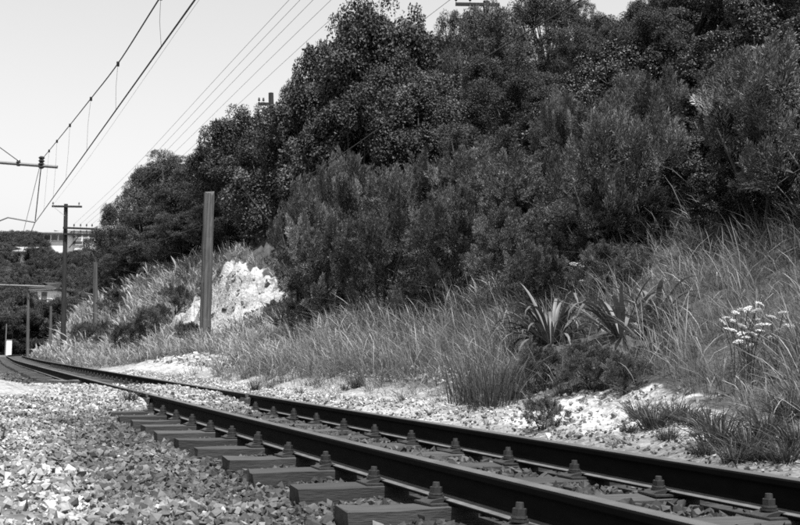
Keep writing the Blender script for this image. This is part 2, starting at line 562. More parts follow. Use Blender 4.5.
def rot_mats(n, r, tilt=None):
    q = r.normal(size=(n, 4))
    if tilt is not None:
        q[:, 1:3] *= tilt
    q /= np.linalg.norm(q, axis=1)[:, None]
    w, x, y, z = q.T
    return np.stack([np.stack([1 - 2 * (y * y + z * z), 2 * (x * y - z * w), 2 * (x * z + y * w)], -1),
                     np.stack([2 * (x * y + z * w), 1 - 2 * (x * x + z * z), 2 * (y * z - x * w)], -1),
                     np.stack([2 * (x * z - y * w), 2 * (y * z + x * w), 1 - 2 * (x * x + y * y)], -1)], 1)
def in_view(x, y, margin=.6):
    return (y > 2.6) & (np.abs(x) < .36 * y + margin)
def scatter_stones(n, s0, s1, qa, qb, size, seed, keep=None, spow=1.0):
    r = np.random.default_rng(seed)
    s = s0 + (s1 - s0) * r.uniform(0, 1, n) ** spow
    q = r.uniform(qa, qb, n)
    x, y = sq2xy(s, q)
    ok = in_view(x, y)
    # keep sleepers and rails clear
    ph = np.abs((s - S0 + SP / 2) % SP - SP / 2)
    onsl = (ph < .115) & (np.abs(q) < 1.06) & (s < 12)
    onrail = np.abs(np.abs(q) - GA / 2 - .0335) < .095
    ok &= ~onsl & ~onrail
    if keep is not None: ok &= keep(s, q, r)
    s, q, x, y = s[ok], q[ok], x[ok], y[ok]
    sz = np.minimum(np.exp(r.normal(math.log(size), .45, len(s))), size * 2.3)
    return s, q, x, y, sz
def stone_tone(s, q, r):
    oil = np.exp(-((np.abs(q) - .3) / .75) ** 2) * (1 - ss(10.5, 13, s))
    base = np.where(q < 0, .95, 1.3)
    dusty = ss(-1.6, -2.6, q) if False else (1 - ss(-2.4, -1.3, q + .3 * wob(s, q, 31, 1.2)))
    crossing = ss(11, 13, s) * (1 - ss(17.5, 19, s))
    t = .45 + .85 * dusty + .9 * np.maximum(crossing, ss(.8, 1.3, q)) - .22 * oil * (1 - crossing)
    t = np.where(q > 1.0, .75 + .8 * clay_mask(s, q) + .8 * ss(7.5, 10, s), t)
    t = np.where(q < -1.2, t * (1.05 + .4 * wob(s, q, 33, 1.6) * dusty), t)
    return np.clip(t, .3, 1.6) * np.exp(r.normal(0, .42, len(s)))
sets = []
sets.append(scatter_stones(34000, 1.5, 12.5, -.52, .52, .013, 1, spow=.95))
sets.append(scatter_stones(50000, 1.0, 13.0, -2.2, -.55, .0118, 2))
sets.append(scatter_stones(14000, 1.0, 13.0, -2.6, .5, .011, 6))
sets.append(scatter_stones(40000, 1.0, 19.0, -6.5, -1.9, .0092, 3))
sets.append(scatter_stones(9000, 11.5, 18.5, -2.4, 2.6, .013, 4))
sets.append(scatter_stones(20000, 2.0, 30, .65, 2.6, .010, 5, keep=lambda s, q, r: r.uniform(size=len(s)) < (1 - .85 * ss(1.5, 2.6, q)) * (1 - .75 * clay_mask(s, q))))
sets.append(scatter_stones(5000, 2.0, 14, 1.1, 3.0, .011, 7, keep=lambda s, q, r: clay_mask(s, q) > r.uniform(.05, .9, len(s))))
sets.append(scatter_stones(12000, 11, 27, 1.2, 2.9, .014, 9))
sets.append(scatter_stones(2600, 22, 42, 1.3, 6.5, .045, 8, keep=lambda s, q, r: clay_mask(s, q) > r.uniform(.2, 1.1, len(s))))
sets.append(scatter_stones(7000, 17, 36, -9, -.9, .020, 10))
s, q, x, y, sz = [np.concatenate([a[k] for a in sets]) for k in range(5)]
rr = np.random.default_rng(77)
tone = stone_tone(s, q, rr)
z = height(s, q) + sz * rr.uniform(-.2, 1.0, len(s))
z = np.where((np.abs(q) < 1.3) & (s < 11.5), np.minimum(z, SZ - np.where(q < -.62, .03, -.004) - sz * .65 + .022 * (np.abs(q) < .42)), z)
cross_top = (np.abs(q) < 2.4) & (s >= 11.0)
z = np.where(cross_top, np.minimum(z, -.012 - sz * .8), z)
R = rot_mats(len(s), rr)
tid = rr.integers(0, len(STN), len(s))
# the stones that show largest become pieces of their own
appar = sz / np.hypot(x, y)
inside = (np.abs(x) < .345 * y) & (y > 3.0)
order = np.argsort(-appar * inside)
own = np.zeros(len(s), bool); own[order[:290]] = True
vs, fs, ts, n0 = [], [], [], 0
for k, (tv, tf) in enumerate(STN):
    m = (tid == k) & ~own
    P = np.einsum('nij,vj->nvi', R[m], tv) * sz[m][:, None, None] + np.stack([x[m], y[m], z[m]], -1)[:, None]
    vs.append(P.reshape(-1, 3))
    c = m.sum()
    fs.append((tf[None] + (np.arange(c) * len(tv))[:, None, None]).reshape(-1, 3) + n0)
    ts.append(np.repeat(tone[m], len(tv))); n0 += c * len(tv)
ballast = tag(link('ballast_stones', mesh_np('ballast_stones', np.vstack(vs), np.vstack(fs), np.concatenate(ts)), MT['stone'], ground), 'mass of crushed ballast stones', None, None, 'stuff')
TL = [.35, .5, .7, .95, 1.25, 1.6]
OWN = {}
for i in np.nonzero(own)[0]:
    ti = int(np.argmin(np.abs(np.array(TL) - tone[i])))
    key = (int(tid[i]), ti)
    if key not in OWN:
        tv, tf = STN[key[0]]
        OWN[key] = mesh_np('stone', tv, tf, np.full(len(tv), TL[ti]))
    o = link('stone', OWN[key], MT['stone'], ground)
    o.matrix_world = Matrix.Translation((x[i], y[i], z[i])) @ Matrix(R[i].tolist()).to_4x4() @ Matrix.Scale(float(sz[i]), 4)

# ------------------------------------------------------------------ plants: leaves, blades, crowns
def unit(a): return a / (np.linalg.norm(a, axis=-1, keepdims=True) + 1e-9)
def leaves(c, axis, length, width, r, curl=.15, nor=None):
    """one folded diamond per leaf"""
    n = len(c)
    axis = unit(axis)
    side = unit(np.cross(axis, r.normal(size=(n, 3)) if nor is None else nor))
    nor = np.cross(axis, side)
    L = np.broadcast_to(length, (n,))[:, None]; W = np.broadcast_to(width, (n,))[:, None]
    b = c; t = c + axis * L + nor * L * -curl
    m = c + axis * L * .5
    v = np.stack([b, m + side * W / 2, t, m - side * W / 2], 1).reshape(-1, 3)
    i = np.arange(n)[:, None] * 4
    f = np.concatenate([i + np.array([0, 1, 2]), i + np.array([0, 2, 3])], 0)
    return v, f
def sphere_dirs(n, r, up=0.0):
    d = r.normal(size=(n, 3)); d[:, 2] += up
    return unit(d)

def crown(kind, seed, Hh, Rr, z_lo):
    """returns crown mesh arrays and trunk mesh arrays, nominal height Hh and radius Rr"""
    r = np.random.default_rng(seed)
    # big lobes, sub-clumps per lobe, leaves per clump, leaf length, leaf width, clump radius / Rr
    cfg = dict(broad=(30, 9, 240, .08, .05, .15), fine=(30, 10, 165, .072, .028, .13), feather=(26, 8, 250, .055, .014, .15), small=(22, 9, 210, .05, .032, .14))[kind]
    nl, nsub, nlf, LL, LW, cr = cfg
    d = sphere_dirs(nl, r, .3)
    rad = r.uniform(.55, 1, nl) ** .7
    zc = (Hh + z_lo) / 2; hz = (Hh - z_lo) / 2
    lump = 1 + .2 * np.sin(d[:, 0] * 3 + seed) + .2 * np.sin(d[:, 1] * 4 + 2 * seed)
    C = np.stack([d[:, 0] * Rr * .74 * rad * lump, d[:, 1] * Rr * .74 * rad * lump, zc + d[:, 2] * hz * .78 * rad * lump], -1)
    C[:, 2] = np.clip(C[:, 2], z_lo * .6 + .05, Hh * .93)
    # sub-clumps around each lobe, on its outer and upper side
    outw = unit(C - np.array([0, 0, zc * .75]))
    ci = np.repeat(np.arange(nl), nsub)
    sd = unit(sphere_dirs(len(ci), r, .45) + .5 * outw[ci])
    lr = Rr * r.uniform(.16, .36, nl)
    SC = C[ci] + sd * (lr[ci] * r.uniform(.5, 1.05, len(ci)))[:, None]
    srad = Rr * cr * r.uniform(.65, 1.3, len(ci))
    stone_ = np.exp(r.normal(0, .25, nl))[ci] * np.exp(r.normal(0, .25, len(ci)))
    li = np.repeat(np.arange(len(ci)), nlf)
    n = len(li)
    if kind == 'feather':
        # upswept plumes: leaflets hugging a tapering spray around each clump's axis
        pa = unit(sd * .8 + np.array([-.12, 0, .55]) + .25 * r.normal(size=(len(ci), 3)))
        u = r.uniform(0, 1, n)
        rd = r.normal(size=(n, 3)); rd = unit(rd - pa[li] * (rd * pa[li]).sum(-1, keepdims=True))
        rho = srad[li] * .62 * (1 - u) ** .6 * r.uniform(.5, 1.1, n)
        P = SC[li] + pa[li] * (srad[li] * 2.1 * (u - .25))[:, None] + rd * rho[:, None]
        nor = unit(rd * .8 + np.array([0, 0, .55]) + .45 * r.normal(size=(n, 3)))
        ax = unit(pa[li] + .55 * rd + .3 * r.normal(size=(n, 3)))
    else:
        ld_ = unit(sphere_dirs(n, r, .35) + .45 * sd[li])
        P = SC[li] + ld_ * (srad[li] * r.uniform(.25, 1.1, n) ** .5)[:, None]
        nor = unit(ld_ * .9 + np.array([0, 0, .45]) + .55 * r.normal(size=(n, 3)))
        ax = unit(np.cross(nor, r.normal(size=(n, 3))) + .35 * ld_ + (np.array([0, 0, .25]) if kind == 'fine' else np.array([0, 0, -.2])))
    sc = np.exp(r.normal(0, .22, n))
    lv, lf = leaves(P, ax, LL * sc, LW * sc, r, nor=nor)
    tone_ = np.repeat(stone_[li] * np.exp(r.normal(0, .3, n)), 4)
    # trunk and limbs
    parts = []
    base_r = max(.025, .03 * Hh if kind in ('broad', 'fine') else .016 * Hh)
    nst = 1 if kind in ('broad', 'fine') else 4
    for k in range(nst):
        off = r.normal(size=2) * (.12 * Rr if nst > 1 else 0)
        top = np.array([r.normal() * .1 * Rr + off[0] * 3, r.normal() * .1 * Rr + off[1] * 3, Hh * .62])
        pts = [np.array([off[0], off[1], -.25]), np.array([off[0] * 1.2 + .03 * Rr, off[1] * 1.2, Hh * .18]), np.array([off[0] * 2, off[1] * 2 + .04 * Rr, Hh * .38]), top]
        parts.append(tube(pts, [base_r * 1.25, base_r, base_r * .7, base_r * .25], 7))
        for j in (range(nl) if nst == 1 else range(k, nl, nst)):
            st = pts[1] + (pts[2] - pts[1]) * r.uniform(0, 1)
            mid = (st + C[j]) / 2 + np.array([0, 0, -.08 * Hh]) * r.uniform(0, 1)
            parts.append(tube([st, mid, C[j]], [base_r * .42, base_r * .28, base_r * .1], 4))
    for j in range(len(ci)):
        parts.append(tube([C[ci[j]], SC[j]], [.014, .005], 3, False))
    return (lv, lf, tone_), join(parts)

KM = dict(broad='leaf_broad', fine='leaf_fine', feather='leaf_feather', small='leaf_small')
NOM = dict(broad=(5.5, 2.3, 1.3), fine=(5.5, 2.1, .9), feather=(2.2, 1.25, .25), small=(2.4, 1.3, .25))
ARCH = {}
for kind in NOM:
    for v_ in range(2):
        (lv, lf, lt), (tv, tf) = crown(kind, 11 + 7 * v_ + len(kind), *NOM[kind])
        cm = mesh_np('crown', lv, lf, lt); cm.materials.append(MT[KM[kind]])
        tm = mesh_np('trunk', tv, tf, smooth=True); tm.materials.append(MT['bark'])
        ARCH[kind, v_] = (cm, tm)

def plant(name, kind, var, x, y, zb, h, w, label, cat, group=None, rot=None):
    Hh, Rr, _ = NOM[kind]
    o = thing(name, label, cat, (x, y, zb), (0, 0, rng.uniform(0, 6.28) if rot is None else rot), group, (w / (2 * Rr), w / (2 * Rr), h / Hh))
    cm, tm = ARCH[kind, var]
    tree = 'tree' in name
    link('trunk' if tree else 'stems', tm, None, o)
    link('crown' if tree else 'foliage', cm, None, o)
    return o
KEYN = dict(broad='broadleaf_tree', fine='evergreen_tree', feather='feathery_shrub', small='small_leaved_shrub')
KEYC = dict(broad='tree', fine='tree', feather='shrub', small='shrub')
placed = []
def key_plant(kind, px, top, Y, wpx, label, group=None, var=None, minh=.8):
    p = at(px, top, Y)
    zb = float(ground_z(p[0], p[1]))
    h = max(p[2] - zb, minh)
    w = wpx * Y / FPX
    placed.append((p[0], p[1], w / 2))
    return plant(KEYN[kind], kind, len(placed) % 2 if var is None else var, p[0], p[1], zb, h, w, label, KEYC[kind], group)

key_plant('broad', 395, 8, 30, 150, 'tallest big-leaved tree with lumpy top standing clear against the sky', var=0)
key_plant('broad', 348, 30, 31, 110, 'big-leaved tree with an upright side crown leaning out on the tallest tree', var=1)
key_plant('broad', 296, 82, 40, 62, 'big-leaved tree with a narrow tufted top below a small telegraph crossarm', var=0)
key_plant('broad', 244, 114, 43, 90, 'big-leaved tree overhanging the white clay cut above the square post', var=1)
for a in ((310, 120, 30, 130), (360, 95, 27.5, 140), (420, 80, 28, 120), (272, 145, 40, 110), (235, 140, 46, 80), (385, 55, 29, 130), (330, 75, 30, 110)):
    key_plant('broad', *a, 'big-leaved tree filling the lower crown line of the tallest tree', 'big-leaved trees below the tallest tree')
for a in ((228, 132, 52, 80), (205, 160, 60, 80), (175, 148, 62, 95), (150, 162, 66, 80), (208, 152, 58, 95), (130, 192, 72, 70), (112, 226, 80, 60), (190, 185, 52, 90), (152, 205, 58, 80), (232, 160, 48, 90), (168, 225, 50, 80), (133, 240, 62, 60), (210, 220, 45, 80), (185, 210, 47, 70), (225, 200, 43, 70), (118, 252, 70, 45)):
    key_plant('fine', *a, 'dense dark evergreen tree on the slope behind the square post', 'evergreen trees behind the square post')
for a in ((492, 4, 34, 105), (550, -18, 37, 100), (622, 24, 34, 60), (690, -40, 31, 110), (770, -60, 27, 130), (455, 20, 33, 75), (440, 45, 32, 60), (590, 5, 40, 60), (655, -5, 36, 60), (730, -20, 33, 80)):
    key_plant('fine', *a, 'fine-leaved evergreen tree on the hilltop skyline above the long grass bank', 'evergreen trees along the hilltop')
for a in ((600, 55, 26, 100), (665, 45, 26, 100), (735, 40, 24, 110), (790, 60, 21, 110), (620, 110, 23, 100), (700, 105, 20, 110), (765, 120, 17, 120), (640, 30, 30, 90)):
    key_plant('small', *a, 'small-leaved glossy shrub on the upper slope below the hilltop trees', 'glossy shrubs on the upper slope')
key_plant('fine', 486, 7, 38.5, 75, 'evergreen tree hiding the hilltop telegraph pole below its crossarm')
for a in ((440, 85, 29, 100), (520, 70, 28, 120), (560, 110, 25, 110), (470, 120, 26, 110), (500, 50, 31, 100)):
    key_plant('fine', *a, 'fine-leaved dark tree on the middle of the slope under the hanging cable', 'dark trees on the middle slope')
for a in ((318, 175, 27, 80), (345, 165, 24, 100), (405, 165, 22.5, 110), (470, 155, 21.5, 110), (540, 155, 19.5, 120), (610, 165, 18, 120), (300, 205, 28, 60), (330, 215, 23, 90),
          (380, 210, 19.5, 100), (450, 205, 18, 100), (520, 210, 16.5, 110), (590, 205, 15.5, 100), (650, 185, 15.5, 100), (540, 250, 14.5, 80), (610, 245, 13.8, 75)):
    zs = 'beside the white clay cut' if a[0] < 335 else 'around the pale dead stalks' if a[0] < 425 else 'straight above the reed clumps' if a[0] < 500 else 'straight above the largest flax' if a[0] < 575 else 'above the half sunk flax'
    key_plant('feather', *a, 'feathery broom-like shrub ' + ('at the grass edge ' if a[1] > 200 else 'under the dark trees ') + zs, 'feathery shrubs ' + ('at the grass edge ' if a[1] > 200 else 'under the dark trees ') + zs, minh=.7)
for a in ((700, 140, 15.5, 110), (775, 130, 14, 120), (735, 165, 13.6, 90), (810, 150, 12.5, 90)):
    key_plant('small', *a, 'dark small-leaved shrub rising straight behind the tallest seeding grass', 'dark shrubs behind the seeding grass')
# fill the hillside
fr = np.random.default_rng(55)
pts = np.array(placed)
nfill = 0
for s in list(np.arange(3, 84, 1.9)) + list(np.arange(84, 150, 3.2)):
    for q in np.arange(6.6, 26, 2.1):
        sj, qj = s + fr.uniform(-.8, .8), q + fr.uniform(-.9, .9)
        x, y = sq2xy(sj, qj)
        if not (y > 8 and -.41 * y < x < .38 * y + 1.5): continue
        if 29 < sj < 43 and qj < 7.8: continue
        if nfill > 420: continue
        zb = float(height(np.array(sj), np.array(qj)))
        kind = ('feather' if qj < 9.5 and 9 < sj < 42 else fr.choice(['fine', 'small', 'small'])) if qj < 14 else fr.choice(['fine', 'fine', 'broad', 'small'])
        if kind in ('fine', 'broad'):
            h, w = fr.uniform(2.0, 3.0), fr.uniform(2.2, 3.0)
        else:
            h, w = fr.uniform(.9, 2.5), fr.uniform(1.4, 2.7)
        # stay under the skyline of the photograph
        zone = 'above the flax' if sj < 14 else 'above the reed clumps' if sj < 27 else 'above the white clay cut' if sj < 45 else 'past the square post' if sj < 84 else 'round the far curve'
        zone = ('low down ' if qj < 11 else 'halfway up ' if qj < 17 else 'high up ') + zone
        lab = dict(broad='small big-leaved tree on the slope ' + zone, fine='small fine-leaved tree on the slope ' + zone,
                   feather='feathery shrub among taller growth ' + zone, small='small-leaved shrub on the slope ' + zone)[kind]
        plant(KEYN[kind], kind, nfill % 2, x, y, zb - .15, h, w, lab, KEYC[kind], KEYN[kind].replace('_', ' ') + ' undergrowth ' + zone)
        nfill += 1

# ------------------------------------------------------------------ grass
def blades(P, L, W, lean, bend, tone_, r, prof=(1, .9, .6), headw=None):
    """curved ribbons; lean = unit horizontal vectors * amount"""
    n = len(P)
    k = len(prof)
    u = np.linspace(0, 1, k + 1)
    az = r.uniform(0, 2 * np.pi, n)
    side = np.stack([np.cos(az), np.sin(az), np.zeros(n)], -1)
    rings = []
    for i in range(k + 1):
        c = P + lean * (L * (u[i] * .45 + bend * u[i] ** 2.2))[:, None] + np.array([0, 0, 1.0]) * (L * (u[i] - .32 * bend * u[i] ** 2.5))[:, None]
        if i < k:
            w = (W * prof[i])[:, None] / 2
            rings += [c - side * w, c + side * w]
        else:
            rings += [c]
    v = np.stack(rings, 1)
    m = v.shape[1]
    base = np.arange(n)[:, None] * m
    f = []
    for i in range(k - 1):
        a = 2 * i
        f += [base + np.array([a, a + 1, a + 3]), base + np.array([a, a + 3, a + 2])]
    f += [base + np.array([2 * k - 2, 2 * k - 1, 2 * k])]
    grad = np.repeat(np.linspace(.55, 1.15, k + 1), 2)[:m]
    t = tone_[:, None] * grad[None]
    return v.reshape(-1, 3), np.concatenate(f, 0), t.ravel()

def grass_field(name, n, s0, s1, q0, q1, Lm, Wm, tone0, seed, label, head_share=.4, clear=None, spow=1.0, lean_amt=.5, margin=.6, floor=.08):
    r = np.random.default_rng(seed)
    s = s0 + (s1 - s0) * r.uniform(0, 1, n) ** spow
    q = r.uniform(q0, q1, n)
    # tussocks: pull towards random centres
    s = s + .10 * wob(s, q, seed + 1, .5); q = q + .10 * wob(s, q, seed + 2, .45)
    x, y = sq2xy(s, q)
    dens = np.clip(.65 + .55 * wob(s, q, seed + 3, 1.0), floor, 1)
    edge = ss(q0, q0 + .6, q + .32 * wob(s, q, seed + 4, .9))
    ok = (y > 2.5) & (np.abs(x) < .365 * y + margin) & (r.uniform(size=n) < dens * edge * (1 - .97 * (clay_mask(s, q) > .38)))
    if clear is not None: ok &= clear(s, q)
    s, q, x, y = s[ok], q[ok], x[ok], y[ok]
    n = len(s)
    dist = np.hypot(x, y)
    L = Lm * np.exp(r.normal(0, .42, n)) * (1.05 + .33 * wob(s, q, seed + 5, 1.3)) * np.clip(edge[ok], .35, 1)
    L = np.minimum(L, Lm * 2.1)
    W = Wm * np.exp(r.normal(0, .2, n)) * np.maximum(1, dist / 15.0)
    tn = tone0 * np.exp(r.normal(0, .32, n)) * np.clip(1 + .33 * wob(s, q, seed + 6, 2.6), .35, 2)
    az = np.where(r.uniform(size=n) < .55, r.normal(2.6, .8, n), r.uniform(0, 6.28, n))                      # the wind lays it over towards the left
    lean = np.stack([np.cos(az), np.sin(az), np.zeros(n)], -1) * (lean_amt * np.where(r.uniform(size=n) < .06, 2.6, 1.0) * r.uniform(.3, 1.3, n))[:, None]
    P = np.stack([x, y, height(s, q) - .02], -1)
    bend = r.uniform(.1, 1.7, n)
    hd = r.uniform(size=n) < head_share
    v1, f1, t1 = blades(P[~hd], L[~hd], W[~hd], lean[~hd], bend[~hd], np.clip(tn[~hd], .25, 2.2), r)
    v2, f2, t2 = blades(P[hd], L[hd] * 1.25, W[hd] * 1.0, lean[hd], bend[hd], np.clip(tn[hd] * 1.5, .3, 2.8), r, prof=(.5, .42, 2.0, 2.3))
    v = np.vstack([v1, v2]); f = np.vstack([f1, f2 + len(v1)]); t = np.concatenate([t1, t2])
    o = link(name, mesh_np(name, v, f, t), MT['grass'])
    return tag(o, label, 'grass', None, 'stuff')

SHADY = lambda s, q: (s > 0)
FLAX = [(552, 345), (622, 335), (655, 318)]
def ground_hit(px, py):
    d = ray(px, py)
    t = np.arange(2.5, 60, .02)
    P = CAM + d * t[:, None]
    g = ground_z(P[:, 0], P[:, 1])
    k = np.argmax(P[:, 2] < g)
    return P[k] if (P[:, 2] < g).any() else P[-1]
FP = [xy2sq(*ground_hit(*a)[:2]) for a in FLAX]
def off_flax(s, q):
    ok = np.ones(len(s), bool)
    for fs_, fq_ in FP:
        ok &= ~((np.abs(q - (fq_ - .35)) < .75) & (np.abs(s - (fs_ - .2)) < .62))
    return ok
grass_field('long_grass', 140000, 2.5, 20, 1.8, 7.4, .30, .0031, .8, 201, 'long seeding grass covering the bank above the rails', .3, spow=1.15, clear=off_flax, floor=.35)
grass_field('pale_grass', 122000, 15, 52, 1.15, 6.4, .27, .0042, 1.35, 202, 'pale dry grass on the bank around the square post', .35, clear=lambda s, q: (q > 2.3 - .4 * wob(s, q, 41, 1.5)) | (s > 35))
grass_field('bank_grass', 45000, 44, 150, 1.2, 9.0, .45, .008, 1.4, 203, 'pale grass sweeping along the far curve of the bank', .3, margin=3)
grass_field('short_weeds', 30000, 2.5, 24, 1.2, 3.0, .12, .004, .75, 204, 'short scattered weeds and dead litter at the foot of the bank', .1, clear=lambda s, q: wob(s, q, 9, .7) > .15 - .9 * ss(6.8, 4.5, s), lean_amt=1.5)
grass_field('slope_grass', 17000, 4, 32, 5.8, 9.5, .55, .0045, .85, 205, 'tufts of grass showing between the shrubs up the slope', .35)
# ------------------------------------------------------------------ single plants of the bank
def flax(px, py, n, L0, label, seed):
    r = np.random.default_rng(seed)
    p = ground_hit(px, py)
    root = thing('flax_plant', label, 'plant', (p[0], p[1], p[2] - .05))
    for i in range(n):
        az = r.uniform(0, 6.28); L = L0 * r.uniform(.65, 1.15); tilt = r.uniform(.3, 1.3); W = r.uniform(.038, .058)
        bend = r.uniform(.5, 2.2) * (1 if r.uniform() < .75 else 1.6)
        out = np.array([math.cos(az), math.sin(az), 0]); sid = np.array([-math.sin(az), math.cos(az), 0])
        k = 9
        c = out * .06 * r.uniform(.2, 1); ang = math.pi / 2 - tilt
        vs = []
        kink = r.integers(4, 8) if r.uniform() < .25 else 99
        for j in range(k + 1):
            u = j / k
            w = W * (.55 + .9 * u) if u < .5 else W * (1.0 - ((u - .5) / .5) ** 2 * .97)
            d_ = out * math.cos(ang) + np.array([0, 0, math.sin(ang)])
            nn = -out * math.sin(ang) + np.array([0, 0, math.cos(ang)])
            vs += [c - sid * w / 2 + nn * w * .22, c.copy(), c + sid * w / 2 + nn * w * .22]
            c = c + d_ * L / k
            ang -= bend * (u ** 1.3) * .33
            if j == kink: ang -= 1.3
        f = []
        for j in range(k):
            for m in (0, 1):
                a = j * 3 + m
                f.append((a, a + 1, a + 4, a + 3))
        me = mesh_np('leaf', np.array(vs), np.array(f), np.full(len(vs), r.uniform(.7, 1.5)), smooth=True)
        link('leaf', me, MT['flax'], root)
    return root
flax(552, 343, 80, .85, 'big flax plant with arching sword leaves catching the sun above the rails', 1)
flax(622, 335, 42, .85, 'flax plant half sunk in grass beside a bigger flax', 2)
flax(655, 318, 18, .7, 'flax plant highest on the bank with leaves buried in seeding grass', 3)

def clump_mesh(seed, n, L, W, spread, up=.5, tone0=.6, bendm=.6):
    r = np.random.default_rng(seed)
    az = r.uniform(0, 6.28, n)
    o = np.stack([np.cos(az), np.sin(az), np.zeros(n)], -1)
    P = o * (spread * r.uniform(0, 1, n))[:, None]
    lean = o * r.uniform(.1, 1.1, n)[:, None] * up + r.normal(size=(n, 3)) * np.array([.15, .15, 0])
    v, f, t = blades(P, L * r.uniform(.5, 1.15, n), W * r.uniform(.6, 1.3, n), lean, r.uniform(.1, 1, n) * bendm, tone0 * np.exp(r.normal(0, .3, n)), r)
    return mesh_np('weed', v, f, t)
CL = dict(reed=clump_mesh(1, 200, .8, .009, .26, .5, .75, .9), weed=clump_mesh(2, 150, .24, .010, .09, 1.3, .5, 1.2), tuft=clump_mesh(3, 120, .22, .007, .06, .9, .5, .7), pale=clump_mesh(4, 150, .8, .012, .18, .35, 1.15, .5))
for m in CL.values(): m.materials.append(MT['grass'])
def clump(kind, px, py, sc, name, label, group=None, cat='plant'):
    p = ground_hit(px, py)
    o = link(name, CL[kind], None, None, (p[0], p[1], p[2] - .02), (0, 0, rng.uniform(0, 6.28)), sc)
    return tag(o, label, cat, group)
clump('reed', 492, 408, .95, 'reed_clump', 'tall upright reed clump at the edge of the clay shoulder')
clump('reed', 470, 402, .8, 'reed_clump', 'reed clump leaning on the tallest clump by the clay shoulder')
clump('reed', 515, 398, .7, 'reed_clump', 'shorter reed clump between the tall reeds and the fluffy low shrub')
clump('pale', 362, 300, 1.25, 'dead_stalk_clump', 'pale clump of dead stalks among the feathery shrubs', cat='plant')
for a in ((655, 428, 1.0), (640, 418, .8), (722, 446, 1.15), (768, 438, 1.1), (748, 452, .9), (790, 420, 1.0), (690, 425, .8), (668, 440, .6), (705, 455, .6), (735, 462, .7), (785, 462, .8), (675, 420, .9), (630, 432, .5), (760, 460, .6), (712, 432, .9), (798, 448, .9)):
    clump('weed', *a, 'leafy_weed', 'dark leafy weed clump growing on the bare clay behind the far rail', 'leafy weeds on the clay')
for a in ((356, 388, 1.0), (345, 391, .7), (255, 391, .9), (270, 389, .7), (130, 402, .9), (212, 399, .5), (300, 395, .6)):
    clump('tuft', *a, 'grass_tuft', 'small dark grass tuft growing in the gravel crossing', 'grass tufts on the gravel crossing', 'grass')

def low_bush(px, base, top, w, label, group=None):
    p = ground_hit(px, base)
    Y = p[1]
    h = (base - top) * Y / FPX
    return plant('low_fluffy_shrub', 'feather', 0, p[0], p[1], p[2] - .03, h, w * Y / FPX, label, 'shrub', group)
low_bush(545, 430, 395, 44, 'small round fluffy weed bush alone on the white clay')
for a in ((545, 388, 345, 70), (590, 388, 340, 70), (625, 392, 350, 50)):
    low_bush(*a, 'low soft fluffy shrub in front of the flax plants', 'fluffy shrubs below the flax')
for a in ((580, 290, 250, 60), (625, 285, 245, 60), (420, 320, 280, 60), (330, 330, 290, 60), (660, 350, 300, 60)):
    low_bush(*a, 'low soft shrub standing in the long grass of the bank', 'soft shrubs in the long grass')

for a in ((128, 352, 322, 40), (100, 350, 322, 36), (152, 338, 305, 44), (82, 346, 322, 26), (178, 312, 285, 34), (118, 318, 290, 36), (190, 345, 322, 30), (295, 335, 300, 40)):
    low_bush(*a, 'dark scrubby bush dotted over the pale grass bank near the square post', 'scrubby bushes on the pale bank')
# white umbel flowers
def umbel_mesh(seed):
    r = np.random.default_rng(seed)
    n = 90
    rad = np.sqrt(r.uniform(0, 1, n)) * .055; az = r.uniform(0, 6.28, n)
    P = np.stack([rad * np.cos(az), rad * np.sin(az), .018 - rad ** 2 * 5 + r.normal(0, .003, n)], -1)
    nor = unit(np.array([0, 0, 1.0]) + .4 * r.normal(size=(n, 3)))
    v, f = leaves(P, np.cross(nor, r.normal(size=(n, 3))), .016, .013, r, nor=nor)
    return mesh_np('flower_head', v, f)
UM = [umbel_mesh(k) for k in range(3)]
for m in UM: m.materials.append(MT['petal'])
flowers = [(742, 372, [(735, 313), (748, 309), (759, 304), (741, 310), (726, 318)]), (775, 378, [(771, 317), (783, 313), (789, 326)]),
           (735, 380, [(722, 322), (733, 321), (757, 320)]), (745, 390, [(730, 330), (742, 326), (756, 311), (764, 325), (778, 330), (750, 346)]), (752, 385, [(738, 342), (746, 338), (752, 334), (760, 331), (741, 334), (771, 338)])]
for i, (bx, by, hs) in enumerate(flowers):
    p = ground_hit(bx, by)
    root = thing('flowering_weed', 'tall weed topped with flat white flower heads in the long grass', 'flower', (p[0], p[1], p[2]), group='white flowering weeds')
    for k, (hx, hy) in enumerate(hs):
        hp = at(hx, hy, p[1] + rng.uniform(-.25, .1)) - np.array([p[0], p[1], p[2]])
        mid = hp * np.array([.35, .35, .6])
        v, f = tube([np.zeros(3), mid, hp], [.005, .004, .003], 4)
        st = link('stem', mesh_np('stem', v, f), MT['stem'], root)
        link('flower_head', UM[(i + k) % 3], None, st, hp, (rng.normal(0, .25), rng.normal(0, .25), rng.uniform(0, 6)), (rng.uniform(.55, .9), rng.uniform(.4, .6), .6))
for a in ((598, 300), (612, 302), (605, 297), (588, 305)):
    p = ground_hit(*a)
    root = thing('flowering_weed', 'weed with small pale flower heads above the flax', 'flower', (p[0], p[1], p[2]), group='pale flowering weeds above the flax')
    for k in range(5):
        hp = np.array([rng.normal(0, .16), rng.normal(0, .1), rng.uniform(.45, .62)])
        v, f = tube([np.zeros(3), hp * np.array([.3, .3, .6]), hp], [.005, .004, .003], 4)
        st = link('stem', mesh_np('stem', v, f), MT['stem'], root)
        link('flower_head', UM[k % 3], None, st, hp, (rng.normal(0, .3), rng.normal(0, .3), 0), .75)

